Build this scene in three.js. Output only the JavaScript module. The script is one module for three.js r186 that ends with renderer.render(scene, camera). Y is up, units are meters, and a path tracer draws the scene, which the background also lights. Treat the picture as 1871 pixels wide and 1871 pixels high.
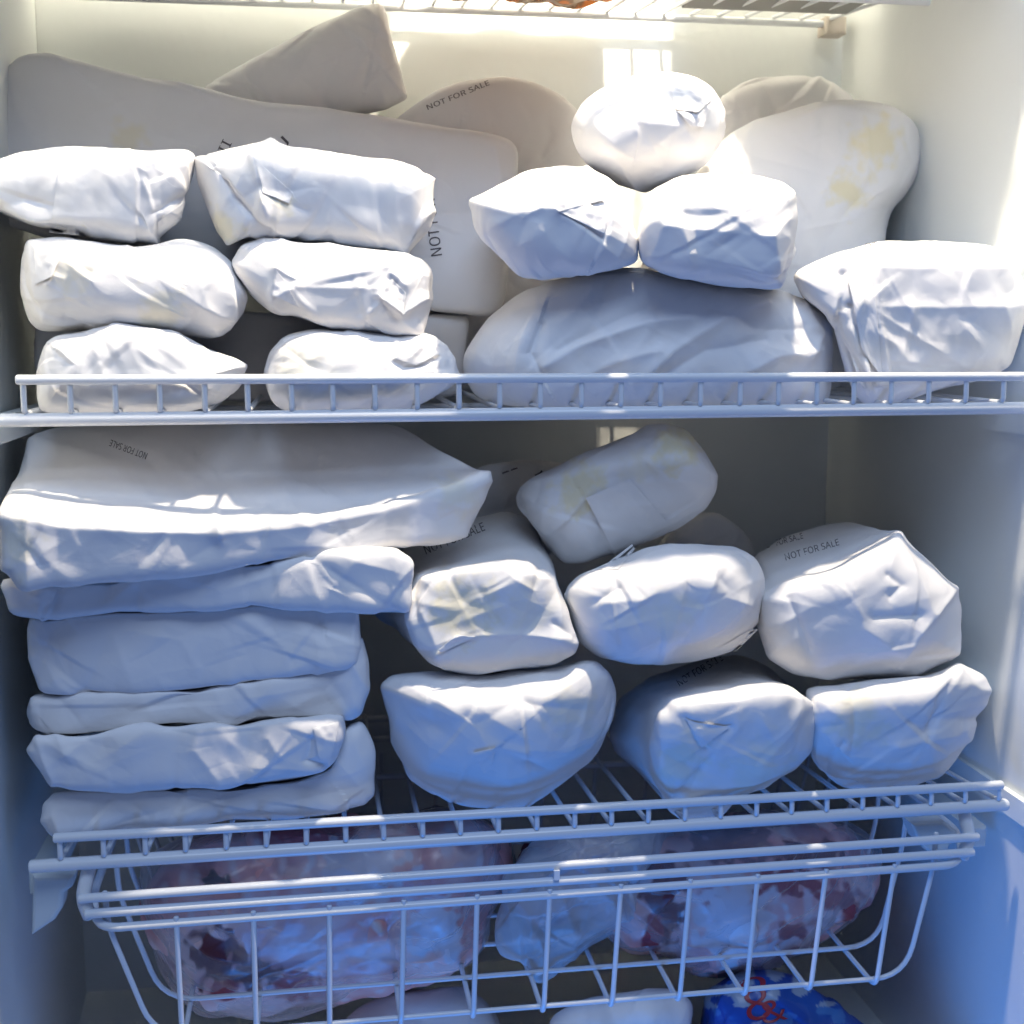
import * as THREE from 'three';
import { mergeGeometries } from 'three/addons/utils/BufferGeometryUtils.js';
import { FontLoader } from 'three/addons/loaders/FontLoader.js';
import { RectAreaLightUniformsLib } from 'three/addons/lights/RectAreaLightUniformsLib.js';
import { createNoise3D } from 'simplex-noise';

// ---------------------------------------------------------------- camera, light, exposure
const scene = new THREE.Scene();
const PX = 1871, HALF = PX / 2, FOCAL = 2300;                 // the photograph's pixels, used as a measuring grid
const YAW = THREE.MathUtils.degToRad(8.7), PITCH = THREE.MathUtils.degToRad(8.3);
const EYE = new THREE.Vector3(-0.1316, 0.0496, 0.7289);
const FWD = new THREE.Vector3(Math.sin(YAW) * Math.cos(PITCH), -Math.sin(PITCH), -Math.cos(YAW) * Math.cos(PITCH));
const RIGHT = new THREE.Vector3(Math.cos(YAW), 0, Math.sin(YAW));
const UP = new THREE.Vector3().crossVectors(RIGHT, FWD);
const camera = new THREE.PerspectiveCamera(2 * Math.atan(HALF / FOCAL) * 180 / Math.PI, 1, 0.05, 20);
camera.position.copy(EYE); camera.up.set(0, 1, 0); camera.lookAt(EYE.clone().add(FWD));
camera.focus = 0.77; camera.userData.fStop = 11;

scene.background = new THREE.Color().setRGB(0.05, 0.065, 0.115);   // the dim cool room in front of the open freezer
RectAreaLightUniformsLib.init();
const windowLight = new THREE.RectAreaLight(new THREE.Color().setRGB(0.53, 0.70, 1.0), 4.9, 0.8, 0.5);   // daylight window across the room
windowLight.position.set(0.0, 1.0, 0.85); windowLight.lookAt(0, -0.05, 0); scene.add(windowLight);
const floorLight = new THREE.RectAreaLight(new THREE.Color().setRGB(0.01, 0.25, 1.0), 6.0, 0.4, 0.2);     // blue light coming up off the floor in front of the freezer
floorLight.position.set(-0.1, -0.72, 0.24); floorLight.lookAt(0.33, -0.5, -0.08); scene.add(floorLight);
const renderer = new THREE.WebGLRenderer({ antialias: true });
renderer.toneMapping = THREE.LinearToneMapping;
renderer.toneMappingExposure = 1.5;
renderer.shadowMap.enabled = true;

// ---------------------------------------------------------------- helpers
let seed = 7;
const rnd = () => { seed = (seed * 1664525 + 1013904223) >>> 0; return seed / 4294967296; };
const noise = createNoise3D(rnd);
const V = (x, y, z) => new THREE.Vector3(x, y, z);
const C = (r, g, b) => new THREE.Color().setRGB(r, g, b);
function at(px, py, z) {                                      // a place of the photograph on the upright plane at depth z
  const d = FWD.clone().addScaledVector(RIGHT, (px - HALF) / FOCAL).addScaledVector(UP, -(py - HALF) / FOCAL);
  return EYE.clone().addScaledVector(d, (z - EYE.z) / d.z);
}
function pixelOf(p) {
  const d = p.clone().sub(EYE), w = d.dot(FWD);
  return [HALF + FOCAL * d.dot(RIGHT) / w, HALF - FOCAL * d.dot(UP) / w, w];
}
const taken = {};
function numbered(n) { taken[n] = (taken[n] ?? -1) + 1; return taken[n] ? `${n}_${String(taken[n]).padStart(3, '0')}` : n; }
function thing(name, label, category, group) {
  const o = new THREE.Group(); o.name = numbered(name); scene.add(o);
  o.userData = { label, category }; if (group) o.userData.group = group;
  return o;
}
function part(name, geometry, material, parent) {
  const m = new THREE.Mesh(geometry, material); m.name = name; m.castShadow = m.receiveShadow = true; parent.add(m); return m;
}
function settle(root) {                                       // move the group's origin to its base
  const box = new THREE.Box3().setFromObject(root), o = V((box.min.x + box.max.x) / 2, box.min.y, (box.min.z + box.max.z) / 2);
  root.position.copy(o);
  for (const c of root.children) if (c.isMesh && !c.userData.shared) c.geometry.translate(-o.x, -o.y, -o.z); else c.position.sub(o);
  for (const c of root.children) if (c.isMesh) for (const s of c.children) if (s.isMesh && !s.userData.shared) s.geometry.translate(-o.x, -o.y, -o.z);
  return root;
}
// a bar of round section along a path with rounded corners, closed at its ends
function bar(points, radius, bend = 0, sides = 10) {
  const path = [];
  points.forEach((p, i) => {
    if (!bend || i === 0 || i === points.length - 1) { path.push(p.clone()); return; }
    const a = points[i - 1].clone().sub(p), b = points[i + 1].clone().sub(p);
    const r = Math.min(bend, a.length() * 0.48, b.length() * 0.48), s = p.clone().add(a.setLength(r)), e = p.clone().add(b.setLength(r));
    for (let k = 0; k <= 6; k++) { const t = k / 6; path.push(s.clone().multiplyScalar((1 - t) ** 2).addScaledVector(p, 2 * t * (1 - t)).addScaledVector(e, t * t)); }
  });
  const pos = [], idx = [];
  let n = null;
  const rings = path.length + 4;
  const tan = path.map((p, i) => path[Math.min(i + 1, path.length - 1)].clone().sub(path[Math.max(i - 1, 0)]).normalize());
  const ring = (c, t, r) => {
    if (!n) { n = V(0, 1, 0).cross(t); if (n.length() < 0.1) n = V(1, 0, 0).cross(t); n.normalize(); }
    n.addScaledVector(t, -n.dot(t)).normalize();
    const b = t.clone().cross(n);
    for (let k = 0; k < sides; k++) { const a = k / sides * 2 * Math.PI; const q = c.clone().addScaledVector(n, r * Math.cos(a)).addScaledVector(b, r * Math.sin(a)); pos.push(q.x, q.y, q.z); }
  };
  const last = path.length - 1;
  ring(path[0].clone().addScaledVector(tan[0], -radius * 0.35), tan[0], radius * 0.02);
  ring(path[0].clone().addScaledVector(tan[0], -radius * 0.3), tan[0], radius * 0.75);
  path.forEach((p, i) => ring(p, tan[i], radius));
  ring(path[last].clone().addScaledVector(tan[last], radius * 0.3), tan[last], radius * 0.75);
  ring(path[last].clone().addScaledVector(tan[last], radius * 0.35), tan[last], radius * 0.02);
  for (let i = 0; i < rings - 1; i++) for (let k = 0; k < sides; k++) {
    const a = i * sides + k, b = i * sides + (k + 1) % sides;
    idx.push(a, b, a + sides, b, b + sides, a + sides);
  }
  const g = new THREE.BufferGeometry(); g.setAttribute('position', new THREE.Float32BufferAttribute(pos, 3)); g.setIndex(idx); g.computeVertexNormals();
  return g;
}
function slab(corners, thickness, towards) {                  // a wall sheet with thickness: four corners, the thickness laid away from the room
  const n = towards.clone().multiplyScalar(-thickness), p = [...corners, ...corners.map((c) => c.clone().add(n))];
  const g = new THREE.BufferGeometry(); const pos = [], uv = [];
  const quad = (a, b, c, d) => { for (const i of [a, b, c, a, c, d]) { pos.push(p[i].x, p[i].y, p[i].z); uv.push((p[i].x + p[i].z) / 0.5, (p[i].y + p[i].z * 0.5) / 0.5); } };
  quad(0, 1, 2, 3); quad(7, 6, 5, 4); quad(0, 4, 5, 1); quad(1, 5, 6, 2); quad(2, 6, 7, 3); quad(3, 7, 4, 0);
  g.setAttribute('position', new THREE.Float32BufferAttribute(pos, 3)); g.setAttribute('uv', new THREE.Float32BufferAttribute(uv, 2)); g.computeVertexNormals();
  return g;
}
function prism(outline, z0, z1, bevel = 0.002) {              // outline in metres [x, y], extruded from z1 (rear) to z0 (front)
  const s = new THREE.Shape(outline.map(([x, y]) => new THREE.Vector2(x, y)));
  const g = new THREE.ExtrudeGeometry(s, { depth: z0 - z1 - 2 * bevel, bevelEnabled: true, bevelThickness: bevel, bevelSize: bevel, bevelOffset: -bevel, bevelSegments: 3, curveSegments: 8 });
  g.translate(0, 0, z1 + bevel); return g;
}

// ---------------------------------------------------------------- textures (fine relief only)
function field(size, fn) {
  const d = new Uint8Array(size * size * 4);
  for (let y = 0; y < size; y++) for (let x = 0; x < size; x++) { const v = Math.max(0, Math.min(255, Math.round(255 * fn(x / size, y / size)))), i = 4 * (y * size + x); d[i] = d[i + 1] = d[i + 2] = v; d[i + 3] = 255; }
  const t = new THREE.DataTexture(d, size, size); t.wrapS = t.wrapT = THREE.RepeatWrapping; t.magFilter = THREE.LinearFilter; t.minFilter = THREE.LinearMipmapLinearFilter; t.generateMipmaps = true; t.needsUpdate = true; return t;
}
const hash = (i, j, k) => { let h = (i * 374761393 + j * 668265263 + k * 2147483647) | 0; h = Math.imul(h ^ (h >>> 13), 1274126177); h ^= h >>> 16; return (h >>> 0) / 4294967296; };
// continuous flat facets that meet in sharp creases: random heights on a jittered, triangulated lattice (period 0 = endless)
function facets(u, v, k, period = 0) {
  const wrap = (n) => period ? ((n % period) + period) % period : n;
  const node = (i, j) => { const a = wrap(i), b = wrap(j); return [i + 0.7 * (hash(a, b, k) - 0.5), j + 0.7 * (hash(a, b, k + 17) - 0.5), hash(a, b, k + 31) - 0.5]; };
  const i0 = Math.floor(u), j0 = Math.floor(v);
  for (let dj = -1; dj <= 1; dj++) for (let di = -1; di <= 1; di++) {
    const i = i0 + di, j = j0 + dj, A = node(i, j), B = node(i + 1, j), D = node(i, j + 1), E = node(i + 1, j + 1);
    for (const [P, Q, S] of hash(wrap(i), wrap(j), k + 5) < 0.5 ? [[A, B, E], [A, E, D]] : [[A, B, D], [B, E, D]]) {
      const det = (Q[1] - S[1]) * (P[0] - S[0]) + (S[0] - Q[0]) * (P[1] - S[1]); if (Math.abs(det) < 1e-6) continue;
      const a = ((Q[1] - S[1]) * (u - S[0]) + (S[0] - Q[0]) * (v - S[1])) / det, b = ((S[1] - P[1]) * (u - S[0]) + (P[0] - S[0]) * (v - S[1])) / det, c = 1 - a - b;
      if (a >= -1e-6 && b >= -1e-6 && c >= -1e-6) return a * P[2] + b * Q[2] + c * S[2];
    }
  }
  return 0;
}
// tileable noise on a torus-like blend
const tile = (u, v, f, z) => {
  const a = noise(u * f, v * f, z), b = noise((u - 1) * f, v * f, z), c = noise(u * f, (v - 1) * f, z), d = noise((u - 1) * f, (v - 1) * f, z);
  return (a * (1 - u) + b * u) * (1 - v) + (c * (1 - u) + d * u) * v;
};
const crinkle = field(1024, (u, v) => 0.5 + 0.55 * facets(u * 7, v * 7, 3, 7) + 0.26 * facets(u * 19, v * 19, 40, 19) + 0.05 * facets(u * 61, v * 61, 80, 61) + 0.015 * (rnd() - 0.5));
const enamel = field(512, (u, v) => 0.5 + 0.25 * tile(u, v, 14, 3) + 0.2 * tile(u, v, 40, 7));
const film = field(768, (u, v) => 0.5 + 0.45 * facets(u * 9, v * 9, 5, 9) + 0.3 * facets(u * 23, v * 23, 60, 23) + 0.1 * tile(u, v, 16, 3));

// ---------------------------------------------------------------- materials
const paper = new THREE.MeshPhysicalMaterial({ color: C(0.86, 0.845, 0.83), roughness: 0.58, vertexColors: true, bumpMap: crinkle, bumpScale: 0.0011, specularIntensity: 0.6 });
const flapPaper = new THREE.MeshPhysicalMaterial({ color: C(0.86, 0.845, 0.83), roughness: 0.58, bumpMap: crinkle, bumpScale: 0.001, specularIntensity: 0.6 });
const ink = new THREE.MeshStandardMaterial({ color: C(0.11, 0.10, 0.105), roughness: 0.8 });
const liner = new THREE.MeshPhysicalMaterial({ color: C(0.85, 0.88, 0.865), roughness: 0.42, bumpMap: enamel, bumpScale: 0.0004 });
const vinyl = new THREE.MeshPhysicalMaterial({ color: C(0.76, 0.79, 0.82), roughness: 0.3, clearcoat: 0.3, clearcoatRoughness: 0.25 });
const rubber = new THREE.MeshStandardMaterial({ color: C(0.72, 0.74, 0.75), roughness: 0.6 });
const clip = new THREE.MeshStandardMaterial({ color: C(0.62, 0.55, 0.47), roughness: 0.5 });
const bracketPlastic = new THREE.MeshPhysicalMaterial({ color: C(0.62, 0.66, 0.66), roughness: 0.4 });

// ---------------------------------------------------------------- the freezer cabinet
const SHELF2_L = at(57, 1583, 0), SHELF2_R = at(1838, 1470, 0);
const TOP = 0.80, BOTTOM = -0.52, BACK = -0.335, FRONT = 0.02;
{
  const cab = thing('freezer_cabinet', 'white plastic freezer interior holding the wire shelves', 'freezer');
  const xl = (z) => -0.322 - 0.02 * (z - FRONT) / (BACK - FRONT), xr = (z) => 0.322 - 0.006 * (z - FRONT) / (BACK - FRONT);
  part('back_panel', slab([V(xl(BACK) - 0.01, BOTTOM, BACK), V(xr(BACK) + 0.01, BOTTOM, BACK), V(xr(BACK) + 0.01, TOP, BACK), V(xl(BACK) - 0.01, TOP, BACK)], 0.03, V(0, 0, 1)), liner, cab);
  part('side_panel', slab([V(xl(FRONT), BOTTOM, FRONT), V(xl(BACK), BOTTOM, BACK + 0.0005), V(xl(BACK), TOP, BACK + 0.0005), V(xl(FRONT), TOP, FRONT)], 0.04, V(1, 0, 0)), liner, cab);
  part('side_panel', slab([V(xr(BACK), BOTTOM, BACK + 0.0005), V(xr(FRONT), BOTTOM, FRONT), V(xr(FRONT), TOP, FRONT), V(xr(BACK), TOP, BACK + 0.0005)], 0.04, V(-1, 0, 0)), liner, cab);
  part('ceiling_panel', slab([V(-0.36, TOP, BACK), V(0.36, TOP, BACK), V(0.36, TOP, FRONT + 0.12), V(-0.36, TOP, FRONT + 0.12)], 0.03, V(0, -1, 0)), liner, cab);
  part('floor_panel', slab([V(-0.36, BOTTOM, FRONT), V(0.36, BOTTOM, FRONT), V(0.36, BOTTOM, BACK), V(-0.36, BOTTOM, BACK)], 0.03, V(0, 1, 0)), liner, cab);
  for (const s of [-1, 1]) {                                   // the front frame round the opening, with its ridges
    const x = s * 0.3235;
    const o = s < 0 ? [[x - 0.05, BOTTOM], [x, BOTTOM], [x, TOP], [x - 0.05, TOP]] : [[x, BOTTOM], [x + 0.05, BOTTOM], [x + 0.05, TOP], [x, TOP]];
    part('door_frame', prism(o, FRONT + 0.016, FRONT + 0.0005, 0.003), liner, cab);
    part('frame_ridge', bar([V(x + s * 0.012, BOTTOM, FRONT + 0.018), V(x + s * 0.012, TOP, FRONT + 0.018)], 0.003), rubber, cab);
  }
  for (const [s, y] of [[1, SHELF2_R.y - 0.002], [-1, -0.006], [1, -0.006]]) {   // moulded ledges that carry the shelves
    const x = s * 0.326;
    part('shelf_ledge', prism([[Math.min(x, x - s * 0.009), y - 0.012], [Math.max(x, x - s * 0.009), y - 0.012], [Math.max(x, x - s * 0.009), y + 0.004], [Math.min(x, x - s * 0.009), y + 0.004]], FRONT + 0.004, BACK + 0.02, 0.003), liner, cab);
  }
  settle(cab);
}
{
  const lamp = thing('ceiling_lamp', 'small warm interior bulb under the freezer ceiling', 'lamp');
  const P = V(0.10, 0.735, 0.098);
  const glow = new THREE.MeshStandardMaterial({ color: C(1, 0.9, 0.75), emissive: C(1, 0.75, 0.45), emissiveIntensity: 6 });
  const b = part('bulb', new THREE.SphereGeometry(0.016, 20, 14).translate(P.x, P.y, P.z), glow, lamp);
  part('socket', new THREE.CylinderGeometry(0.012, 0.016, 0.03, 20).translate(P.x, P.y + 0.033, P.z), vinyl, lamp);
  const light = new THREE.PointLight(C(1.0, 0.86, 0.67), 2.2, 0, 2); light.castShadow = true; light.shadow.radius = 0.9; light.position.set(P.x, P.y - 0.0, P.z); lamp.add(light);
  settle(lamp);
}

// ---------------------------------------------------------------- wire shelves
function wireShelf(label, yL, yR, back, lip, xs, extra = {}) {
  const s = thing('wire_shelf', label, 'shelf', 'white wire shelves of the freezer');
  const level = (x) => yL.y + (yR.y - yL.y) * (x - yL.x) / (yR.x - yL.x), z0 = extra.z ?? 0, drop = extra.drop ?? 0;
  part('front_rail', bar([V(yL.x, level(yL.x), z0), V(yR.x, level(yR.x), z0)], 0.0039), vinyl, s);
  part('rear_rail', bar([V(-0.306, level(-0.306) - drop, back), V(0.304, level(0.304) - drop, back)], 0.003), vinyl, s);
  part('middle_rail', bar([V(-0.306, level(-0.306) - drop / 2 - 0.005, back / 2), V(0.306, level(0.306) - drop / 2 - 0.005, back / 2)], 0.0025), vinyl, s);
  if (lip) part('top_rail', bar([lip[0], lip[1]], 0.0029), vinyl, s);
  for (const x of xs) {
    const y = level(x) + 0.0035, f = lip ? lip[0].y + (lip[1].y - lip[0].y) * (x - lip[0].x) / (lip[1].x - lip[0].x) : 0;
    const pts = [V(x, y - drop, back + 0.001), V(x, y, z0 - 0.003)];
    if (lip) { pts.push(V(x, y + 0.001, lip[0].z - 0.0005), V(x, f, lip[0].z - 0.001)); }
    part('wire', bar(pts, 0.00165, 0.006, 8), vinyl, s);
  }
  for (const px of extra.clips ?? []) part('end_clip', prism([[px - 0.009, level(px) - drop - 0.009], [px + 0.009, level(px) - drop - 0.009], [px + 0.009, level(px) - drop + 0.005], [px - 0.009, level(px) - drop + 0.005]], back + 0.008, back - 0.012, 0.002), clip, s);
  return settle(s);
}
{
  // upper shelf: only its rear edge shows
  const xs = []; for (let i = 0; i < 26; i++) xs.push(-0.295 + i * 0.0236);
  wireShelf('white wire shelf above the lit parcels, seen from below', V(-0.313, 0.27, 0), V(0.313, 0.27, 0), -0.318, [V(-0.3, 0.29, 0.003), V(0.3, 0.29, 0.003)], xs, { clips: [0.3], drop: -0.031 });
  const t1 = [45, 130, 212, 293, 375, 453, 533, 608, 685, 762, 838, 912, 986, 1061, 1133, 1205, 1278, 1350, 1420, 1490, 1557, 1625, 1693, 1761, 1829].map((p) => at(p, 730, 0).x);
  wireShelf('white wire shelf with a raised front lip, carrying the left stacks of parcels', V(-0.318, at(0, 768, 0).y, 0), V(0.318, at(1871, 745, 0).y, 0), -0.318, [at(32, 694, 0.003), V(0.316, at(1871, 688, 0.003).y, 0.003)], t1);
  const t2 = [112, 191, 267, 340, 414, 487, 560, 632, 701, 772, 841, 910, 980, 1049, 1116, 1183, 1250, 1315, 1380, 1444, 1508, 1573, 1637, 1698, 1760, 1822].map((p) => at(p, 1520 - 0.06 * (p - 900), 0).x);
  wireShelf('white wire shelf with a raised front lip, directly above the meat basket', SHELF2_L, SHELF2_R, -0.318, [at(100, 1531, 0.003), at(1830, 1434, 0.003)], t2, { drop: 0.022 });
}

// ---------------------------------------------------------------- parcels: paper skins lofted round traced end faces
function smoothOutline(pts, rounds = 2, cut = 0.2) {
  let p = pts.map(([x, y, c]) => [x, y, c]);
  for (let k = 0; k < rounds; k++) {
    const q = [];
    for (let i = 0; i < p.length; i++) {
      const a = p[(i + p.length - 1) % p.length], b = p[i], c = p[(i + 1) % p.length];
      if (b[2]) { q.push(b); continue; }
      q.push([b[0] + (a[0] - b[0]) * cut, b[1] + (a[1] - b[1]) * cut], [b[0] + (c[0] - b[0]) * cut, b[1] + (c[1] - b[1]) * cut]);
    }
    p = q;
  }
  return p;
}
function resample(p, M) {
  const L = [0]; for (let i = 0; i < p.length; i++) { const a = p[i], b = p[(i + 1) % p.length]; L.push(L[i] + Math.hypot(b[0] - a[0], b[1] - a[1])); }
  const out = []; let j = 0;
  for (let k = 0; k < M; k++) {
    const s = L[p.length] * k / M; while (L[j + 1] < s) j++;
    const t = (s - L[j]) / Math.max(1e-9, L[j + 1] - L[j]), a = p[j], b = p[(j + 1) % p.length];
    out.push([a[0] + (b[0] - a[0]) * t, a[1] + (b[1] - a[1]) * t]);
  }
  return out;
}
const mean = (p) => { let x = 0, y = 0; for (const q of p) { x += q[0]; y += q[1]; } return [x / p.length, y / p.length]; };
function spineOf(p) {
  const c = mean(p); let xx = 0, xy = 0, yy = 0;
  for (const q of p) { const dx = q[0] - c[0], dy = q[1] - c[1]; xx += dx * dx; xy += dx * dy; yy += dy * dy; }
  const a = 0.5 * Math.atan2(2 * xy, xx - yy), ux = Math.cos(a), uy = Math.sin(a); let A = 0, B = 0;
  for (const q of p) { const dx = q[0] - c[0], dy = q[1] - c[1]; A = Math.max(A, Math.abs(dx * ux + dy * uy)); B = Math.max(B, Math.abs(-dx * uy + dy * ux)); }
  const h = Math.max(0, A - B * 1.05);
  return [[c[0] - ux * h, c[1] - uy * h], [c[0] + ux * h, c[1] + uy * h]];
}
function nearest(p, [a, b]) {
  const dx = b[0] - a[0], dy = b[1] - a[1], l = dx * dx + dy * dy; const t = l < 1e-9 ? 0 : Math.max(0, Math.min(1, ((p[0] - a[0]) * dx + (p[1] - a[1]) * dy) / l));
  return [a[0] + dx * t, a[1] + dy * t];
}
function toSegment(x, y, a, b) { const q = nearest([x, y], [a, b]); return [Math.hypot(x - q[0], y - q[1]), (b[0] - a[0]) * (y - a[1]) - (b[1] - a[1]) * (x - a[0])]; }

function profile(n, depth, radius, rows) {                     // [rho, d] from the tip (0, 1) to the rim (1, 0), even steps along its length
  const P = []; for (let i = 0; i <= 300; i++) { const f = i / 300 * Math.PI / 2; P.push([Math.pow(Math.sin(f), 2 / n), Math.pow(Math.cos(f), 2 / n)]); }
  const L = [0]; for (let i = 1; i <= 300; i++) L.push(L[i - 1] + Math.hypot((P[i][0] - P[i - 1][0]) * radius, (P[i][1] - P[i - 1][1]) * depth));
  const out = []; let j = 0;
  for (let k = 0; k <= rows; k++) { const s = L[300] * k / rows; while (j < 299 && L[j + 1] < s) j++; const t = (s - L[j]) / Math.max(1e-12, L[j + 1] - L[j]); out.push([P[j][0] + (P[j + 1][0] - P[j][0]) * t, P[j][1] + (P[j + 1][1] - P[j][1]) * t]); }
  return out;
}
const ramp = (t) => t <= -1 ? 0 : t >= 1 ? 1 : 0.5 + 0.75 * t - 0.25 * t * t * t;
function skin(o) {
  const M = Math.round((o.M ?? 200) * 1.3), K1 = Math.round((o.K1 ?? 64) * 1.4), K2 = 30;
  const F = resample(smoothOutline(o.front, 2, o.cut ?? 0.2), M), cF = mean(F);
  const spine = o.spine ?? spineOf(F), len = o.len ?? 0.14, z0 = o.z, bulge = o.bulge ?? 0.03;
  const sh = o.shrink ?? 0.87;
  const B = o.back ? resample(smoothOutline(o.back, 2, o.cut ?? 0.2), M) : F.map((q) => [cF[0] + (q[0] - cF[0]) * sh + (o.shift?.[0] ?? 0), cF[1] + (q[1] - cF[1]) * sh + (o.shift?.[1] ?? 0)]);
  const spineB = spineOf(B);
  let rad = 0; for (const q of F) rad += Math.hypot(q[0] - cF[0], q[1] - cF[1]) / M; rad *= 0.78 / FOCAL;
  const rows = [];
  const front = profile(o.n ?? 2.6, bulge, rad, K1);
  for (const [rho, d] of front) rows.push(F.map((q) => { const s = nearest(q, spine); return [s[0] + (q[0] - s[0]) * rho, s[1] + (q[1] - s[1]) * rho, z0 + bulge * d + (o.lean ?? 0) * (cF[1] - (s[1] + (q[1] - s[1]) * rho)) + (o.skew ?? 0) * (s[0] + (q[0] - s[0]) * rho - cF[0])]; }));
  const back = profile(7, len, rad, K2).reverse();
  for (let i = 1; i < back.length; i++) {
    const [rho, d] = back[i], e = Math.min(1, d / 0.82);
    rows.push(F.map((q, k) => {
      const b = B[k], x = q[0] + (b[0] - q[0]) * e, y = q[1] + (b[1] - q[1]) * e, s0 = nearest(q, spine), s1 = nearest(b, spineB), sx = s0[0] + (s1[0] - s0[0]) * e, sy = s0[1] + (s1[1] - s0[1]) * e;
      return [sx + (x - sx) * rho, sy + (y - sy) * rho, z0 - len * d + (1 - e) * ((o.lean ?? 0) * (cF[1] - y) + (o.skew ?? 0) * (x - cF[0]))];
    }));
  }
  const pos = new Float32Array(rows.length * M * 3), pix = [];
  rows.forEach((r, i) => r.forEach((q, k) => { const p = at(q[0], q[1], q[2]); const j = 3 * (i * M + k); pos[j] = p.x; pos[j + 1] = p.y; pos[j + 2] = p.z; pix.push([q[0], q[1], i <= K1 + 6]); }));
  const idx = [];
  for (let i = 0; i < rows.length - 1; i++) for (let k = 0; k < M; k++) { const a = i * M + k, b = i * M + (k + 1) % M; idx.push(a, a + M, b, b, a + M, b + M); }
  const g = new THREE.BufferGeometry(); g.setAttribute('position', new THREE.BufferAttribute(pos, 3)); g.setIndex(idx); g.computeVertexNormals();
  // which way do the normals point
  const cz = at(cF[0], cF[1], z0 - len / 2), nn = g.attributes.normal; let out = 0;
  for (let i = 0; i < nn.count; i += 37) out += (pos[3 * i] - cz.x) * nn.getX(i) + (pos[3 * i + 1] - cz.y) * nn.getY(i) + (pos[3 * i + 2] - cz.z) * nn.getZ(i);
  if (out < 0) { for (let i = 0; i < idx.length; i += 3) { const t = idx[i]; idx[i] = idx[i + 1]; idx[i + 1] = t; } g.setIndex(idx); g.computeVertexNormals(); }
  // relief: slow swells, sharp random creases, and the creases read from the photograph
  const N = rows.length * M, disp = new Float32Array(N), nor = g.attributes.normal.array.slice(), amp = o.amp ?? 1;
  const folds = [];
  for (let k = 0; k < (o.folds ?? 26); k++) {
    const i = Math.floor(rnd() * N * 0.75), n = V(nor[3 * i], nor[3 * i + 1], nor[3 * i + 2]), t = V(rnd() - 0.5, rnd() - 0.5, rnd() - 0.5).cross(n).normalize();
    folds.push([pos[3 * i], pos[3 * i + 1], pos[3 * i + 2], t.x, t.y, t.z, (0.0006 + 0.0017 * rnd()) * (rnd() < 0.6 ? 1 : -1) * amp, 0.0025 + 0.007 * rnd(), 0.012 + 0.03 * rnd(), rnd() < 0.35]);
  }
  const off = rnd() * 50, turn = rnd() * 6.28, e1 = [Math.cos(turn), Math.sin(turn)], e2 = [-Math.sin(turn), Math.cos(turn)], fk = Math.floor(rnd() * 900);
  for (let i = 0; i < N; i++) {
    const x = pos[3 * i], y = pos[3 * i + 1], z = pos[3 * i + 2];
    const U = x * e1[0] + y * e1[1] + z * 0.7, W = x * e2[0] + y * e2[1] + z * 0.55, wob = 0.004 * noise(x * 30, y * 30 + off, z * 30);
    let d = 0.0012 * amp * noise(x * 18 + off, y * 20, z * 14) + 0.0034 * amp * facets((U + wob) / 0.034, (W - wob) / 0.034, fk) + 0.0011 * amp * facets((U - wob) / 0.013, (W + wob) / 0.013, fk + 9);
    for (const f of folds) {
      const dx = x - f[0], dy = y - f[1], dz = z - f[2], r2 = (dx * dx + dy * dy + dz * dz) / (f[8] * f[8]); if (r2 > 4) continue;
      const s = dx * f[3] + dy * f[4] + dz * f[5], w = Math.exp(-r2 * 1.3);
      d += f[9] ? f[6] * w * ramp(s / 0.0018) * Math.exp(-Math.max(0, s) / (f[7] * 2.5)) : f[6] * w * Math.exp(-(Math.sqrt(s * s + 1e-6) - 0.001) / f[7]);
    }
    if (o.creases && pix[i][2]) for (const c of o.creases) {
      const P = c.p, w = c.w ?? 16, a = (c.a ?? 1.5) / 1000; let best = 1e9, side = 0, tmin = 0;
      for (let k = 0; k < P.length - 1; k++) { const [dd, sd] = toSegment(pix[i][0], pix[i][1], P[k], P[k + 1]); if (dd < best) { best = dd; side = sd; } }
      if (best < w * 5) d += c.step ? a * ramp(Math.sign(side * c.step) * best / 5) * (side * c.step > 0 ? Math.exp(-best / w) : 1) : a * Math.exp(-(Math.sqrt(best * best + 9) - 3) / w);
    }
    disp[i] = d;
  }
  for (let i = 0; i < N; i++) { pos[3 * i] += nor[3 * i] * disp[i]; pos[3 * i + 1] += nor[3 * i + 1] * disp[i]; pos[3 * i + 2] += nor[3 * i + 2] * disp[i]; }
  g.computeVertexNormals();
  const uv = new Float32Array(N * 2), col = new Float32Array(N * 3), base = o.tint ?? [1, 1, 1];
  for (let i = 0; i < N; i++) {
    uv[2 * i] = (pos[3 * i] * 1.0 + pos[3 * i + 2] * 0.8) / 0.19 + off; uv[2 * i + 1] = (pos[3 * i + 1] + pos[3 * i + 2] * 0.6) / 0.19;
    let r = base[0], gg = base[1], b = base[2];
    if (o.paint) [r, gg, b] = o.paint(pix[i][0], pix[i][1], pos[3 * i], pos[3 * i + 1], pos[3 * i + 2]);
    for (const s of o.stains ?? []) {
      if (!pix[i][2]) continue;
      const e = Math.hypot(pix[i][0] - s[0], (pix[i][1] - s[1]) * (s[4] ?? 1)) / s[2] + 0.45 * noise(pix[i][0] / 38, pix[i][1] / 38, s[0]) + 0.15 * noise(pix[i][0] / 12, pix[i][1] / 12, s[1]);
      const m = Math.max(0, Math.min(1, (1 - e) * 1.5)) * (s[3] ?? 0.6); r *= 1 - 0.02 * m; gg *= 1 - 0.09 * m; b *= 1 - 0.36 * m;
    }
    col[3 * i] = r; col[3 * i + 1] = gg; col[3 * i + 2] = b;
  }
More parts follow.
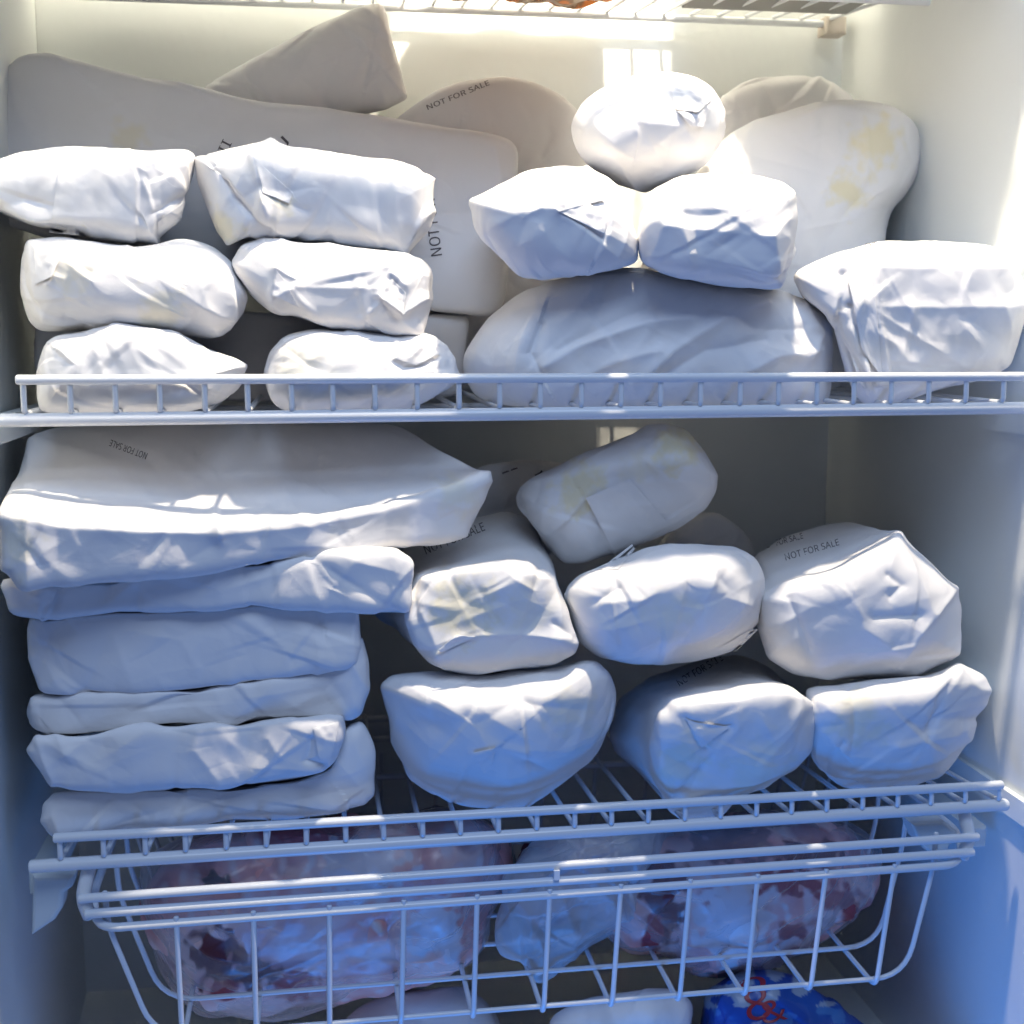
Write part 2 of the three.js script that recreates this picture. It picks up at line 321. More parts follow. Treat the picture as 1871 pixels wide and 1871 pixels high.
  g.setAttribute('uv', new THREE.BufferAttribute(uv, 2)); g.setAttribute('color', new THREE.BufferAttribute(col, 3));
  return g;
}
// where the skin lies under a place of the photograph, for the flaps and the print that lie on it
function coverOf(g) {
  const STEP = 3, W = Math.ceil((PX + 400) / STEP), buf = new Map(), P = g.attributes.position, I = g.index.array, q = [];
  for (let i = 0; i < P.count; i++) q.push(pixelOf(V(P.getX(i), P.getY(i), P.getZ(i))));
  for (let t = 0; t < I.length; t += 3) {
    const a = q[I[t]], b = q[I[t + 1]], c = q[I[t + 2]], det = (b[1] - c[1]) * (a[0] - c[0]) + (c[0] - b[0]) * (a[1] - c[1]); if (Math.abs(det) < 1e-9) continue;
    const x0 = Math.floor(Math.min(a[0], b[0], c[0]) / STEP), x1 = Math.ceil(Math.max(a[0], b[0], c[0]) / STEP), y0 = Math.floor(Math.min(a[1], b[1], c[1]) / STEP), y1 = Math.ceil(Math.max(a[1], b[1], c[1]) / STEP);
    for (let y = y0; y <= y1; y++) for (let x = x0; x <= x1; x++) {
      const px = x * STEP, py = y * STEP, u = ((b[1] - c[1]) * (px - c[0]) + (c[0] - b[0]) * (py - c[1])) / det, v = ((c[1] - a[1]) * (px - c[0]) + (a[0] - c[0]) * (py - c[1])) / det, w = 1 - u - v;
      if (u < -0.01 || v < -0.01 || w < -0.01) continue;
      const d = u * a[2] + v * b[2] + w * c[2], k = y * W + x; if (!(buf.get(k) < d)) buf.set(k, d);
    }
  }
  const get = (x, y) => buf.get(y * W + x);
  return (px, py) => {
    const fx = px / STEP, fy = py / STEP, x = Math.floor(fx), y = Math.floor(fy), u = fx - x, v = fy - y;
    const s = [[x, y, (1 - u) * (1 - v)], [x + 1, y, u * (1 - v)], [x, y + 1, (1 - u) * v], [x + 1, y + 1, u * v]]; let d = 0, w = 0;
    for (const [i, j, k] of s) { const e = get(i, j); if (e !== undefined) { d += e * k; w += k; } }
    return w > 0.01 ? d / w : null;
  };
}
const rayPoint = (px, py, w) => EYE.clone().addScaledVector(FWD, w).addScaledVector(RIGHT, w * (px - HALF) / FOCAL).addScaledVector(UP, -w * (py - HALF) / FOCAL);
function flapSheet(cover, quad, lift = [1, 1, 1, 1]) {          // a folded-over tongue of paper lying on the skin: four corners, each with its own gap in mm
  const n = 18, pos = [], idx = [], uv = [];
  let last = null;
  const cs = quad.map(([x, y]) => cover(x, y));
  const known = cs.filter((c) => c !== null); if (!known.length) return null;
  const fallback = known.reduce((a, b) => a + b, 0) / known.length;
  for (let side = 0; side < 2; side++) for (let j = 0; j <= n; j++) for (let i = 0; i <= n; i++) {
    const u = i / n, v = j / n, w = [(1 - u) * (1 - v), u * (1 - v), u * v, (1 - u) * v];
    let x = 0, y = 0, l = 0; for (let k = 0; k < 4; k++) { x += w[k] * quad[k][0]; y += w[k] * quad[k][1]; l += w[k] * lift[k]; }
    let d = cover(x, y); if (d === null) d = last ?? fallback; last = d;
    const e = Math.min(u, 1 - u, v, 1 - v);
    const p = rayPoint(x, y, d - l / 1000 - (side ? 0 : 0.0004) + 0.0003 * noise(x / 20, y / 20, l)); pos.push(p.x, p.y, p.z); uv.push(p.x / 0.19, p.y / 0.19);
  }
  const S = (n + 1) * (n + 1), q = (a, b, c, d) => idx.push(a, b, c, a, c, d);
  for (let j = 0; j < n; j++) for (let i = 0; i < n; i++) { const a = j * (n + 1) + i; q(a, a + n + 1, a + n + 2, a + 1); q(S + a, S + a + 1, S + a + n + 2, S + a + n + 1); }
  for (let i = 0; i < n; i++) { const a = i, b = n * (n + 1) + i, c = i * (n + 1), d = c + n; q(a, a + 1, S + a + 1, S + a); q(b + 1, b, S + b, S + b + 1); q(c + n + 1, c, S + c, S + c + n + 1); q(d, d + n + 1, S + d + n + 1, S + d); }
  const g = new THREE.BufferGeometry(); g.setAttribute('position', new THREE.Float32BufferAttribute(pos, 3)); g.setAttribute('uv', new THREE.Float32BufferAttribute(uv, 2)); g.setIndex(idx); g.computeVertexNormals(); return g;
}
const font = await new FontLoader().loadAsync('fonts/droid/droid_sans_regular.typeface.json');
function printOn(cover, text, a, b, height, gap = 0.35) {      // flat ink lettering from a to b
  const g0 = new THREE.ShapeGeometry(font.generateShapes(text, 100), 3); g0.computeBoundingBox(); const bb = g0.boundingBox, w = bb.max.x - bb.min.x;
  const ux = (b[0] - a[0]), uy = (b[1] - a[1]), l = Math.hypot(ux, uy), vx = uy / l, vy = -ux / l, P = g0.attributes.position, off = new Set();
  for (let i = 0; i < P.count; i++) {
    const s = (P.getX(i) - bb.min.x) / w, t = (P.getY(i) - bb.min.y) / 75 * height, x = a[0] + ux * s + vx * t, y = a[1] + uy * s + vy * t;
    const d = cover(x, y); if (d === null) { off.add(i); continue; } const p = rayPoint(x, y, d - gap / 1000); P.setXYZ(i, p.x, p.y, p.z);
  }
  const I = g0.index.array, keep = []; for (let i = 0; i < I.length; i += 3) if (!off.has(I[i]) && !off.has(I[i + 1]) && !off.has(I[i + 2])) keep.push(I[i], I[i + 1], I[i + 2]);
  for (const i of off) P.setXYZ(i, P.getX(keep[0] ?? 0), P.getY(keep[0] ?? 0), P.getZ(keep[0] ?? 0));
  if (!keep.length) return null; g0.setIndex(keep); g0.computeVertexNormals(); return g0;
}
function parcel(o) {
  const t = thing(o.name ?? 'wrapped_parcel', o.label, o.category ?? 'parcel', o.group ?? 'parcels wrapped in white freezer paper');
  const g = skin(o), cover = (o.flaps || o.print) ? coverOf(g) : null;
  part('paper_wrap', g, o.material ?? paper, t);
  for (const f of o.flaps ?? []) { const s = flapSheet(cover, f.q, f.lift); if (s) part('folded_flap', s, flapPaper, t); }
  for (const p of o.print ?? []) { const s = printOn(cover, ...p); if (s) part('printed_text', s, ink, t); }
  return settle(t);
}

// ---------------------------------------------------------------- parcels on the shelf under the lamp
const R = (p, a, w) => ({ p, a, w });                          // ridge (a > 0) or valley (a < 0), millimetres and pixels
const T = (p, a, w, step) => ({ p, a, w, step });              // overlapping paper edge
const ALL = [];
const add = (o) => ALL.push(o);
add({ label: 'large flat parcel standing on edge against the back, printed up its right end', z: -0.185, len: 0.05, bulge: 0.014, n: 5, lean: -0.0001, amp: 0.7, folds: 12, M: 240,
  front: [[-25, 330], [0, 135], [38, 97], [95, 98], [250, 140], [380, 165], [480, 185], [600, 200], [700, 215], [830, 235], [925, 250], [945, 272], [945, 330], [938, 400], [930, 480], [915, 562], [890, 580], [800, 570], [700, 552], [400, 500], [100, 440], [-20, 400]],
  creases: [R([[905, 275], [915, 330], [905, 420]], 1.2, 10), R([[20, 170], [60, 260]], 0.8, 14)], stains: [[235, 250, 40, 0.5]],
  print: [['NOT FOR', [808, 466], [794, 362], 15], ['II', [414, 282], [424, 262], 14], ['J', [520, 272], [530, 262], 12]] });
add({ label: 'parcel with a pointed crumpled end, lying highest behind the large flat parcel', z: -0.255, len: 0.06, bulge: 0.02, n: 2.4, cut: 0.12,
  front: [[370, 165], [480, 95], [600, 40], [688, -2], [704, 12], [715, 70], [735, 140], [748, 180], [705, 205], [600, 225], [470, 215], [390, 190]],
  creases: [T([[690, 0], [685, 60], [668, 155]], -2.4, 12, 1), R([[600, 50], [560, 110], [520, 170]], 1, 14), R([[640, 60], [600, 140], [590, 190]], -1, 12), R([[680, 90], [665, 158], [690, 120]], -1.6, 6)] });
add({ label: 'domed parcel with a printed line along its slope, behind the standing flat parcel', z: -0.24, len: 0.08, bulge: 0.035, n: 2.2, amp: 0.8,
  front: [[690, 240], [790, 165], [870, 142], [930, 137], [985, 150], [1030, 175], [1064, 202], [1068, 300], [1140, 480], [1140, 690], [960, 715], [760, 715], [690, 640], [685, 400]],
  creases: [R([[1050, 215], [1010, 240], [990, 285]], -1.2, 8)], print: [['NOT FOR SALE', [782, 201], [895, 155], 7]] });
add({ label: 'rounded barrel shaped parcel balanced on top of two smaller parcels', z: -0.06, len: 0.12, bulge: 0.05, n: 2.3, shrink: 0.9, shift: [-6, -4],
  front: [[1047, 225], [1065, 185], [1100, 160], [1160, 140], [1215, 133], [1265, 138], [1300, 160], [1320, 195], [1326, 240], [1310, 278], [1285, 305], [1230, 330], [1170, 346], [1120, 328], [1075, 298], [1054, 262]],
  creases: [T([[1168, 148], [1175, 210], [1165, 260]], 1.2, 30, 1), R([[1236, 172], [1228, 200], [1290, 185]], -1.4, 8), R([[1240, 205], [1262, 228], [1282, 198]], 1.6, 8), R([[1100, 250], [1160, 330]], 1, 12)],
  flaps: [{ q: [[1225, 165], [1305, 178], [1275, 205], [1235, 200]], lift: [0.6, 0.6, 3, 1] }, { q: [[1238, 203], [1300, 197], [1285, 232], [1262, 232]], lift: [0.6, 1, 2.6, 1] }] });
add({ label: 'pleated parcel at the very back, its top just over the big stained parcel', z: -0.28, len: 0.04, bulge: 0.02, n: 2.4,
  front: [[1300, 190], [1360, 150], [1430, 138], [1490, 138], [1525, 150], [1565, 172], [1570, 240], [1450, 330], [1330, 300]],
  creases: [R([[1500, 140], [1470, 175], [1430, 200]], 1.6, 6), R([[1485, 140], [1450, 175]], -1.4, 6)] });
add({ label: 'big slouched parcel with two yellow stains, leaning on the right wall', z: -0.2, len: 0.09, bulge: 0.05, n: 2.5, amp: 1,
  front: [[1325, 245], [1400, 215], [1490, 185], [1570, 180], [1640, 195], [1672, 225], [1686, 265], [1682, 310], [1660, 350], [1627, 385], [1612, 430], [1610, 560], [1590, 700], [1470, 722], [1230, 715], [1150, 640], [1165, 470], [1270, 320]],
  stains: [[1600, 262, 52, 0.8], [1555, 350, 44, 0.9]], creases: [R([[1500, 200], [1580, 205], [1660, 230]], 1.2, 8), T([[1655, 230], [1672, 290], [1625, 380]], -1.2, 10, 1)] });
add({ label: 'pointed parcel with a triangular folded end, on the left half of the long wrinkled parcel', z: -0.015, len: 0.13, bulge: 0.035, n: 2.5, cut: 0.12,
  front: [[861, 368, 1], [900, 345], [960, 317], [1030, 304], [1068, 306], [1110, 325], [1140, 350], [1158, 395], [1166, 440], [1162, 478], [1120, 492], [1060, 497], [995, 508], [960, 500], [920, 478], [885, 442], [868, 410]],
  creases: [R([[865, 372], [930, 390], [1010, 385]], 1.4, 14), R([[1010, 385], [1020, 350], [1068, 308]], 1.6, 10), T([[1068, 308], [1110, 365], [1108, 420], [1085, 465]], 1.8, 40, -1), R([[885, 420], [950, 490]], 1, 14), R([[955, 398], [985, 383]], 1, 5)],
  flaps: [{ q: [[1025, 345], [1068, 312], [1106, 365], [1020, 388]], lift: [0.6, 0.6, 1.5, 1] }, { q: [[1018, 385], [1040, 352], [1112, 392], [1104, 428]], lift: [0.5, 0.5, 2.4, 2] }] });
add({ label: 'blocky parcel with a boxed end, on the right half of the long wrinkled parcel', z: -0.01, len: 0.13, bulge: 0.035, n: 3.2, cut: 0.14, spine: [[1270, 440], [1370, 440]],
  front: [[1165, 430], [1172, 390], [1195, 350], [1240, 325], [1310, 315], [1380, 322], [1430, 335], [1456, 352], [1457, 400], [1452, 450], [1437, 500], [1426, 525], [1400, 528], [1300, 516], [1210, 497], [1175, 477], [1167, 452]],
  creases: [R([[1190, 360], [1215, 415], [1190, 470]], 1.4, 10), R([[1215, 415], [1330, 425], [1405, 432]], 1.6, 14), R([[1405, 432], [1440, 400]], 1.4, 10), R([[1405, 432], [1425, 510]], 1.5, 10), R([[1200, 380], [1280, 395], [1360, 385]], -0.8, 10)] });
add({ label: 'long parcel with deep diagonal wrinkles lying behind the shelf lip', z: -0.056, len: 0.14, bulge: 0.045, n: 2.3, M: 260, amp: 1.1,
  front: [[852, 650], [885, 590], [930, 555], [985, 520], [1060, 494], [1160, 487], [1230, 500], [1330, 515], [1440, 535], [1500, 560], [1522, 590], [1524, 650], [1517, 720], [1500, 747], [1380, 750], [1100, 752], [920, 747], [865, 725], [848, 685]],
  creases: [R([[1040, 700], [1120, 660], [1200, 640]], 2.6, 10), R([[1330, 690], [1420, 650], [1500, 640]], 2.6, 12), R([[1300, 560], [1380, 600], [1470, 600]], -2.4, 12), R([[985, 590], [965, 645], [990, 690]], -3.6, 9), T([[985, 590], [966, 645], [992, 690]], 3.2, 40, 1), R([[990, 668], [1060, 630], [1180, 590], [1260, 585]], 4.6, 15), R([[1020, 640], [1100, 600], [1180, 560]], -3.2, 12), R([[1150, 700], [1230, 640], [1320, 585], [1400, 560]], 4.6, 15), R([[1210, 690], [1290, 640], [1400, 620]], -3.4, 15), R([[1080, 520], [1060, 560], [1020, 590]], 1, 12), R([[1470, 560], [1500, 610], [1480, 650]], 3.2, 9), R([[1440, 620], [1470, 645]], -1.6, 8)] });
add({ label: 'boxy parcel with a ragged gathered end, lying at the right wall above the shelf lip', z: -0.036, len: 0.15, bulge: 0.03, n: 3.6, cut: 0.13, spine: [[1680, 615], [1770, 610]],
  front: [[1448, 500], [1530, 462], [1610, 440], [1720, 440], [1800, 450], [1838, 460], [1852, 490], [1869, 520], [1874, 560], [1864, 620], [1847, 668], [1820, 690], [1700, 716], [1640, 736], [1590, 740], [1562, 720], [1540, 650], [1515, 580], [1470, 545]],
  creases: [R([[1600, 490], [1600, 560], [1625, 700]], 2.2, 9), R([[1540, 520], [1525, 580], [1560, 680]], 4, 8), R([[1540, 500], [1530, 600], [1580, 700]], -4.5, 6), R([[1570, 540], [1560, 600], [1590, 690]], 4, 7), R([[1555, 560], [1575, 650]], -4, 5), R([[1600, 560], [1740, 562], [1860, 560]], 2.2, 20), R([[1610, 490], [1740, 492], [1840, 490]], 1.4, 16), R([[1850, 620], [1825, 685]], -1.2, 8)],
  flaps: [{ q: [[1548, 500], [1600, 545], [1612, 690], [1575, 640]], lift: [2, 0.5, 1, 5] }, { q: [[1530, 570], [1565, 560], [1600, 720], [1570, 700]], lift: [2, 1, 4, 5] }, { q: [[1565, 690], [1590, 660], [1588, 725], [1572, 705]], lift: [2, 1, 5, 3] }],
  print: [['NOT', [1566, 455], [1604, 450], 6], ['FOR', [1686, 449], [1722, 449], 6]] });
// left stacks
add({ label: 'parcel with a squared tucked end, topmost of the stack beside the left wall', z: -0.066, len: 0.14, bulge: 0.03, n: 3, cut: 0.14, spine: [[60, 365], [250, 372]],
  front: [[-40, 340], [-15, 297], [30, 274], [100, 268], [230, 267], [330, 276], [356, 284], [350, 320], [340, 370], [330, 405], [288, 432], [285, 443], [250, 446], [160, 438], [60, 421], [0, 397], [-35, 370]],
  creases: [T([[245, 300], [252, 330], [248, 446]], -1.6, 40, -1), R([[250, 300], [340, 282]], 1.2, 8), R([[262, 330], [284, 392], [285, 440]], 1.6, 8), R([[284, 392], [338, 360]], -2, 7), R([[240, 298], [265, 310]], 1.5, 8), R([[0, 395], [60, 415], [150, 432]], -2.2, 6), R([[10, 385], [80, 410]], 1.6, 6)],
  flaps: [{ q: [[110, 296], [246, 300], [248, 440], [90, 425]], lift: [0.3, 1.6, 2, 0.4] }, { q: [[288, 405], [336, 368], [332, 402], [290, 428]], lift: [0.6, 2.4, 2, 0.6] }], stains: [[190, 350, 55, 0.6], [180, 415, 40, 0.6]] });
add({ label: 'wide parcel with a deep slit at its left fold, topmost of the second stack', z: -0.064, len: 0.14, bulge: 0.034, n: 2.8, cut: 0.12, spine: [[480, 375], [690, 390]],
  front: [[361, 290, 1], [430, 271], [495, 259, 1], [530, 272], [620, 278], [720, 290], [770, 305], [798, 325, 1], [790, 370], [785, 420], [760, 447], [735, 466], [650, 456], [520, 437], [440, 437], [412, 452], [395, 420], [380, 370], [368, 330]],
  creases: [R([[398, 310], [430, 360], [470, 398], [496, 412]], -3.6, 8), T([[400, 312], [470, 398], [494, 410]], 2.4, 40, -1), R([[460, 295], [475, 350], [490, 405]], 2, 10), R([[495, 262], [465, 295], [475, 330]], 2, 8), R([[720, 332], [724, 400], [735, 462]], 1.8, 10), R([[735, 462], [770, 400], [785, 385]], 2.2, 7), R([[775, 310], [772, 380], [750, 430]], -1.4, 7), R([[475, 345], [530, 350], [530, 372], [560, 385]], -1, 7)],
  flaps: [{ q: [[466, 290], [535, 352], [528, 372], [480, 352]], lift: [0.4, 0.7, 1.1, 0.5] }, { q: [[744, 455], [786, 388], [784, 420], [762, 444]], lift: [0.8, 2.6, 2, 1] }], stains: [[400, 420, 45, 0.7], [515, 365, 35, 0.6]] });
add({ label: 'plump parcel with a pinched left fold, middle of the stack beside the left wall', z: -0.052, len: 0.14, bulge: 0.036, n: 2.4, spine: [[120, 525], [370, 535]],
  front: [[38, 520], [47, 470], [65, 443], [110, 435], [180, 445], [260, 447], [330, 437], [390, 450], [425, 475], [447, 510], [458, 540], [442, 575], [408, 605], [390, 613], [340, 609], [250, 601], [170, 606], [100, 606], [60, 592], [44, 560]],
  creases: [R([[62, 450], [100, 468], [170, 515]], 2.2, 8), R([[105, 465], [165, 500]], -2, 6), R([[88, 520], [100, 505], [115, 510]], 1.6, 6), R([[60, 460], [62, 540], [80, 590]], 1.6, 10), T([[190, 482], [250, 530], [310, 562]], 0.8, 40, 1), R([[400, 500], [370, 530], [395, 600]], 1, 14), R([[120, 585], [155, 600]], -1.4, 6)],
  flaps: [{ q: [[60, 448], [110, 470], [95, 505], [64, 520]], lift: [0.6, 1.5, 2.4, 0.8] }], stains: [[290, 565, 50, 0.5], [130, 500, 45, 0.4]] });
add({ label: 'brick shaped parcel with crisp V folds at both corners, middle of the second stack', z: -0.046, len: 0.14, bulge: 0.03, n: 3.4, cut: 0.13, spine: [[560, 535], [690, 550]],
  front: [[422, 480], [440, 446], [475, 431], [520, 436], [640, 452], [740, 463], [775, 475], [791, 495], [789, 540], [781, 590], [773, 618], [740, 618], [660, 606], [580, 593], [515, 571], [460, 532], [430, 500]],
  creases: [R([[505, 492], [498, 540], [520, 565]], 2, 8), R([[505, 492], [545, 512], [535, 528], [505, 540]], 1.8, 7), R([[545, 525], [690, 528]], 1.6, 12), R([[690, 540], [735, 574], [780, 545]], 2.4, 7), R([[715, 510], [735, 540], [737, 570]], -1.8, 6), R([[715, 500], [740, 520]], 1.6, 6), R([[773, 480], [778, 540]], -1.2, 5), R([[515, 440], [508, 490]], 1.4, 9), R([[440, 470], [470, 440]], -1.4, 7), R([[690, 540], [715, 590]], 1.2, 8)],
  flaps: [{ q: [[497, 540], [505, 494], [520, 512], [548, 565]], lift: [1.8, 0.5, 0.8, 1.4] }, { q: [[692, 542], [716, 510], [742, 535], [736, 574]], lift: [1.6, 0.5, 0.8, 2.6] }, { q: [[738, 574], [772, 500], [788, 505], [780, 548]], lift: [2.4, 0.5, 0.5, 1.2] }] });
add({ label: 'wedge shaped parcel tapering to a point, bottom of the stack beside the left wall', z: -0.033, len: 0.14, bulge: 0.03, n: 2.8, cut: 0.14, spine: [[130, 690], [330, 700]],
  front: [[64, 725], [67, 670], [80, 630], [105, 615], [180, 605], [280, 602], [320, 611], [380, 640], [430, 656], [449, 668, 1], [440, 700], [415, 730], [380, 752], [280, 757], [120, 757], [74, 752]],
  creases: [R([[110, 640], [135, 665], [115, 690]], 2, 8), R([[175, 640], [182, 665], [190, 690]], 1.4, 9), R([[180, 660], [150, 690]], -1, 8), R([[320, 612], [345, 650], [447, 670]], 1.4, 14), T([[108, 645], [134, 667], [112, 700]], -1.4, 30, 1)] });
add({ label: 'round ended parcel with a twisted bow of paper, bottom of the second stack', z: -0.038, len: 0.13, bulge: 0.036, n: 2.3, cut: 0.15, spine: [[580, 680], [700, 685]],
  front: [[476, 690], [490, 640], [515, 612], [580, 597], [660, 605], [740, 618], [780, 620], [810, 644], [826, 658, 1], [833, 686, 1], [820, 706], [775, 736], [720, 752], [650, 759], [580, 759], [525, 752], [488, 727]],
  creases: [R([[715, 660], [745, 640], [790, 640]], 1.8, 8), R([[715, 662], [740, 670], [780, 665], [808, 648]], -1.8, 6), R([[808, 645], [790, 680], [832, 690]], 2, 7), R([[690, 735], [740, 712], [775, 690]], -1.6, 8), R([[490, 680], [510, 740]], 1.2, 8)],
  flaps: [{ q: [[718, 655], [760, 622], [806, 645], [760, 668]], lift: [0.6, 0.6, 2.6, 2] }, { q: [[790, 688], [810, 648], [827, 660], [831, 684]], lift: [2, 1, 2.5, 2.5] }], stains: [[555, 655, 50, 0.35]] });
add({ label: 'shaded parcel standing behind the second stack near the back panel', z: -0.17, len: 0.07, bulge: 0.012, n: 4.5, amp: 0.6, folds: 8,
  front: [[60, 640], [70, 520], [300, 560], [560, 575], [700, 572], [830, 575], [858, 580], [853, 640], [846, 700], [840, 728], [560, 735], [200, 733], [75, 725]] });

// ---------------------------------------------------------------- parcels on the lower shelf
add({ label: 'broad flat parcel with a pointed corner, topmost of the tall flat pile', skew: -7.5e-05, z: 0.006, len: 0.16, bulge: 0.016, n: 5, cut: 0.1, amp: 1.0, M: 260, spine: [[80, 1010], [790, 955]],
  front: [[0, 935], [40, 940], [150, 950], [300, 958], [400, 965], [560, 945], [700, 920], [820, 893], [888, 871, 1], [880, 915], [866, 960], [856, 986], [700, 1006], [500, 1030], [300, 1052], [120, 1074], [40, 1077], [15, 1047], [0, 1041]],
  back: [[48, 830], [52, 786], [140, 772], [300, 768], [450, 767], [600, 768], [690, 770], [735, 780], [750, 800], [748, 850], [742, 890], [736, 905], [600, 915], [450, 925], [300, 930], [140, 935], [70, 930], [52, 900], [48, 870]],
  creases: [R([[0, 945], [120, 965], [250, 972], [400, 975]], 2, 12), R([[400, 975], [560, 962], [700, 935], [880, 878]], 1.6, 14), R([[390, 930], [395, 975], [402, 990]], 2.2, 9), R([[395, 975], [455, 950]], 1.6, 8), R([[540, 955], [560, 960], [520, 900]], 1.2, 8), R([[45, 955], [48, 1070]], 1.2, 10), R([[795, 885], [790, 860], [885, 872]], 1.8, 9), R([[150, 895], [200, 905], [400, 900]], -1.2, 14), R([[855, 930], [800, 915]], 1, 10)],
  stains: [[20, 985, 60, 0.5, 0.8], [835, 905, 45, 0.4]], print: [['NOT FOR SALE', [270, 828], [203, 803], 9]] });
add({ label: 'thin sagging parcel second from the top of the tall flat pile', z: 0.0, len: 0.2, bulge: 0.014, n: 4.5, cut: 0.12, M: 240, shrink: 0.85,
  front: [[8, 1062], [40, 1072], [130, 1066], [300, 1040], [500, 1022], [640, 1003], [720, 1003], [750, 1020], [758, 1050], [750, 1100], [741, 1115, 1], [660, 1113], [560, 1111], [440, 1112], [330, 1120], [220, 1122], [100, 1132], [18, 1122]],
  creases: [R([[110, 1080], [90, 1125]], -2.2, 7), R([[740, 1112], [735, 1060], [755, 1030]], 1.4, 8), T([[82, 1120], [108, 1078]], 1.6, 30, 1)], flaps: [{ q: [[15, 1068], [105, 1078], [84, 1124], [20, 1118]], lift: [0.4, 1.6, 2.2, 0.6] }] });
add({ label: 'thick straight sided parcel third from the top of the tall flat pile', z: -0.01, len: 0.2, bulge: 0.013, n: 6.5, cut: 0.12, M: 240, shrink: 0.85,
  front: [[48, 1150], [60, 1128], [200, 1120], [400, 1111], [640, 1104], [656, 1120], [656, 1170], [646, 1206], [620, 1217], [480, 1241], [350, 1261], [150, 1269], [74, 1266], [54, 1220]],
  creases: [R([[62, 1135], [72, 1180], [100, 1240]], 1.4, 10), R([[648, 1120], [640, 1200]], 1.6, 6), R([[230, 1150], [330, 1170], [360, 1220]], 0.9, 16), R([[480, 1150], [540, 1200]], 0.9, 14)] });
add({ label: 'thin parcel with a rounded right end, fourth from the top of the tall flat pile', z: -0.014, len: 0.2, bulge: 0.015, n: 4.5, cut: 0.13, M: 240, shrink: 0.85,
  front: [[51, 1300], [56, 1274], [80, 1265], [200, 1263], [350, 1257], [500, 1240], [630, 1216], [655, 1165], [664, 1165], [673, 1210], [669, 1260], [656, 1300], [640, 1314], [560, 1312], [440, 1319], [300, 1324], [180, 1337], [95, 1347], [63, 1331]],
  creases: [R([[60, 1280], [58, 1320]], 1.4, 8), R([[600, 1240], [640, 1300]], -1, 8), R([[650, 1190], [640, 1260], [650, 1300]], 1, 10)] });
add({ label: 'creased parcel with a torn right corner, fifth from the top of the flat pile', z: -0.008, len: 0.2, bulge: 0.016, n: 5, cut: 0.12, M: 240, shrink: 0.85,
  front: [[46, 1370], [65, 1347], [100, 1348], [250, 1328], [400, 1321], [560, 1313], [626, 1306], [629, 1335], [612, 1380], [599, 1407], [560, 1420], [400, 1441], [240, 1441], [130, 1445], [84, 1437], [62, 1405]],
  creases: [R([[68, 1350], [75, 1380], [95, 1435]], 1.8, 7), R([[360, 1340], [355, 1370], [400, 1430]], 1.8, 14), R([[570, 1345], [560, 1390], [595, 1400]], -3, 6), R([[490, 1350], [510, 1380]], 1.2, 10), R([[300, 1330], [360, 1345], [470, 1335]], -1, 10)],
  flaps: [{ q: [[572, 1330], [620, 1318], [604, 1398], [582, 1385]], lift: [0.6, 0.6, 2.4, 3] }] });
add({ label: 'flat parcel lowest in the tall pile, resting on the shelf wires', z: -0.02, len: 0.2, bulge: 0.015, n: 4, cut: 0.13, M: 240, shrink: 0.85,
  front: [[76, 1500], [75, 1468], [100, 1446], [250, 1442], [400, 1440], [560, 1422], [612, 1402], [638, 1330], [660, 1318], [685, 1370], [691, 1410], [686, 1450], [666, 1476], [560, 1492], [400, 1503], [200, 1523], [105, 1532], [88, 1522]],
  creases: [R([[78, 1500], [95, 1490], [110, 1520]], 1.4, 8), R([[640, 1340], [665, 1400], [680, 1450]], 0.8, 12)] });
add({ label: 'upright printed parcel with a sloping top, right beside the flat pile', z: -0.016, len: 0.16, bulge: 0.03, n: 4, cut: 0.13, spine: [[840, 1125], [960, 1120]],
  front: [[738, 1140], [748, 1090], [772, 1052], [850, 1032], [960, 1026], [1004, 1050], [1038, 1110], [1057, 1170], [1053, 1196], [1010, 1216], [940, 1223], [840, 1229], [800, 1216], [762, 1185]],
  back: [[664, 1100], [680, 1050], [760, 985], [850, 946], [925, 930], [975, 945], [992, 985], [1003, 1040], [1000, 1090], [970, 1120], [900, 1140], [820, 1145], [740, 1140], [690, 1130]],
  creases: [R([[775, 1060], [860, 1045], [940, 1045], [1000, 1060]], 1.6, 10), R([[985, 965], [990, 1010], [975, 1080]], -1.8, 8), R([[890, 1075], [930, 1055], [975, 1080]], 1.6, 7), R([[800, 1190], [830, 1165], [900, 1160], [1040, 1165]], 2, 8), R([[770, 1120], [800, 1180], [815, 1225]], 1.4, 8), R([[1015, 1140], [1045, 1165]], -1.8, 6)],
  flaps: [{ q: [[800, 1188], [835, 1160], [870, 1163], [806, 1192]], lift: [2.4, 0.6, 0.6, 1.5] }], stains: [[845, 1110, 70, 0.7], [960, 1110, 60, 0.3]], print: [['NOT FOR SALE', [779, 1013], [887, 969], 12]] });
add({ label: 'tilted cylinder shaped parcel with yellow stains, lying across the ones below', z: -0.10, len: 0.09, bulge: 0.055, n: 2.6, cut: 0.16, spine: [[1060, 935], [1220, 868]],
  front: [[945, 905], [970, 872], [1020, 850], [1100, 815], [1180, 782], [1215, 775], [1255, 785], [1287, 820], [1311, 860], [1314, 895], [1292, 935], [1240, 966], [1180, 991], [1120, 1007], [1070, 1026], [1030, 1026], [1000, 990], [970, 955], [948, 930]],
  creases: [T([[1068, 910], [1090, 950], [1115, 1000]], 1.6, 50, -1), R([[1180, 782], [1215, 800], [1200, 820]], 1.6, 8), R([[1215, 800], [1250, 840], [1310, 870]], 1.4, 10), R([[1200, 795], [1185, 810]], -1.4, 6), R([[985, 880], [975, 920]], -1, 8)],
  flaps: [{ q: [[1070, 910], [1150, 875], [1225, 960], [1118, 1000]], lift: [1.8, 0.4, 0.4, 2] }], stains: [[1235, 815, 55, 1], [1060, 895, 55, 0.9], [1170, 850, 40, 0.4]] });
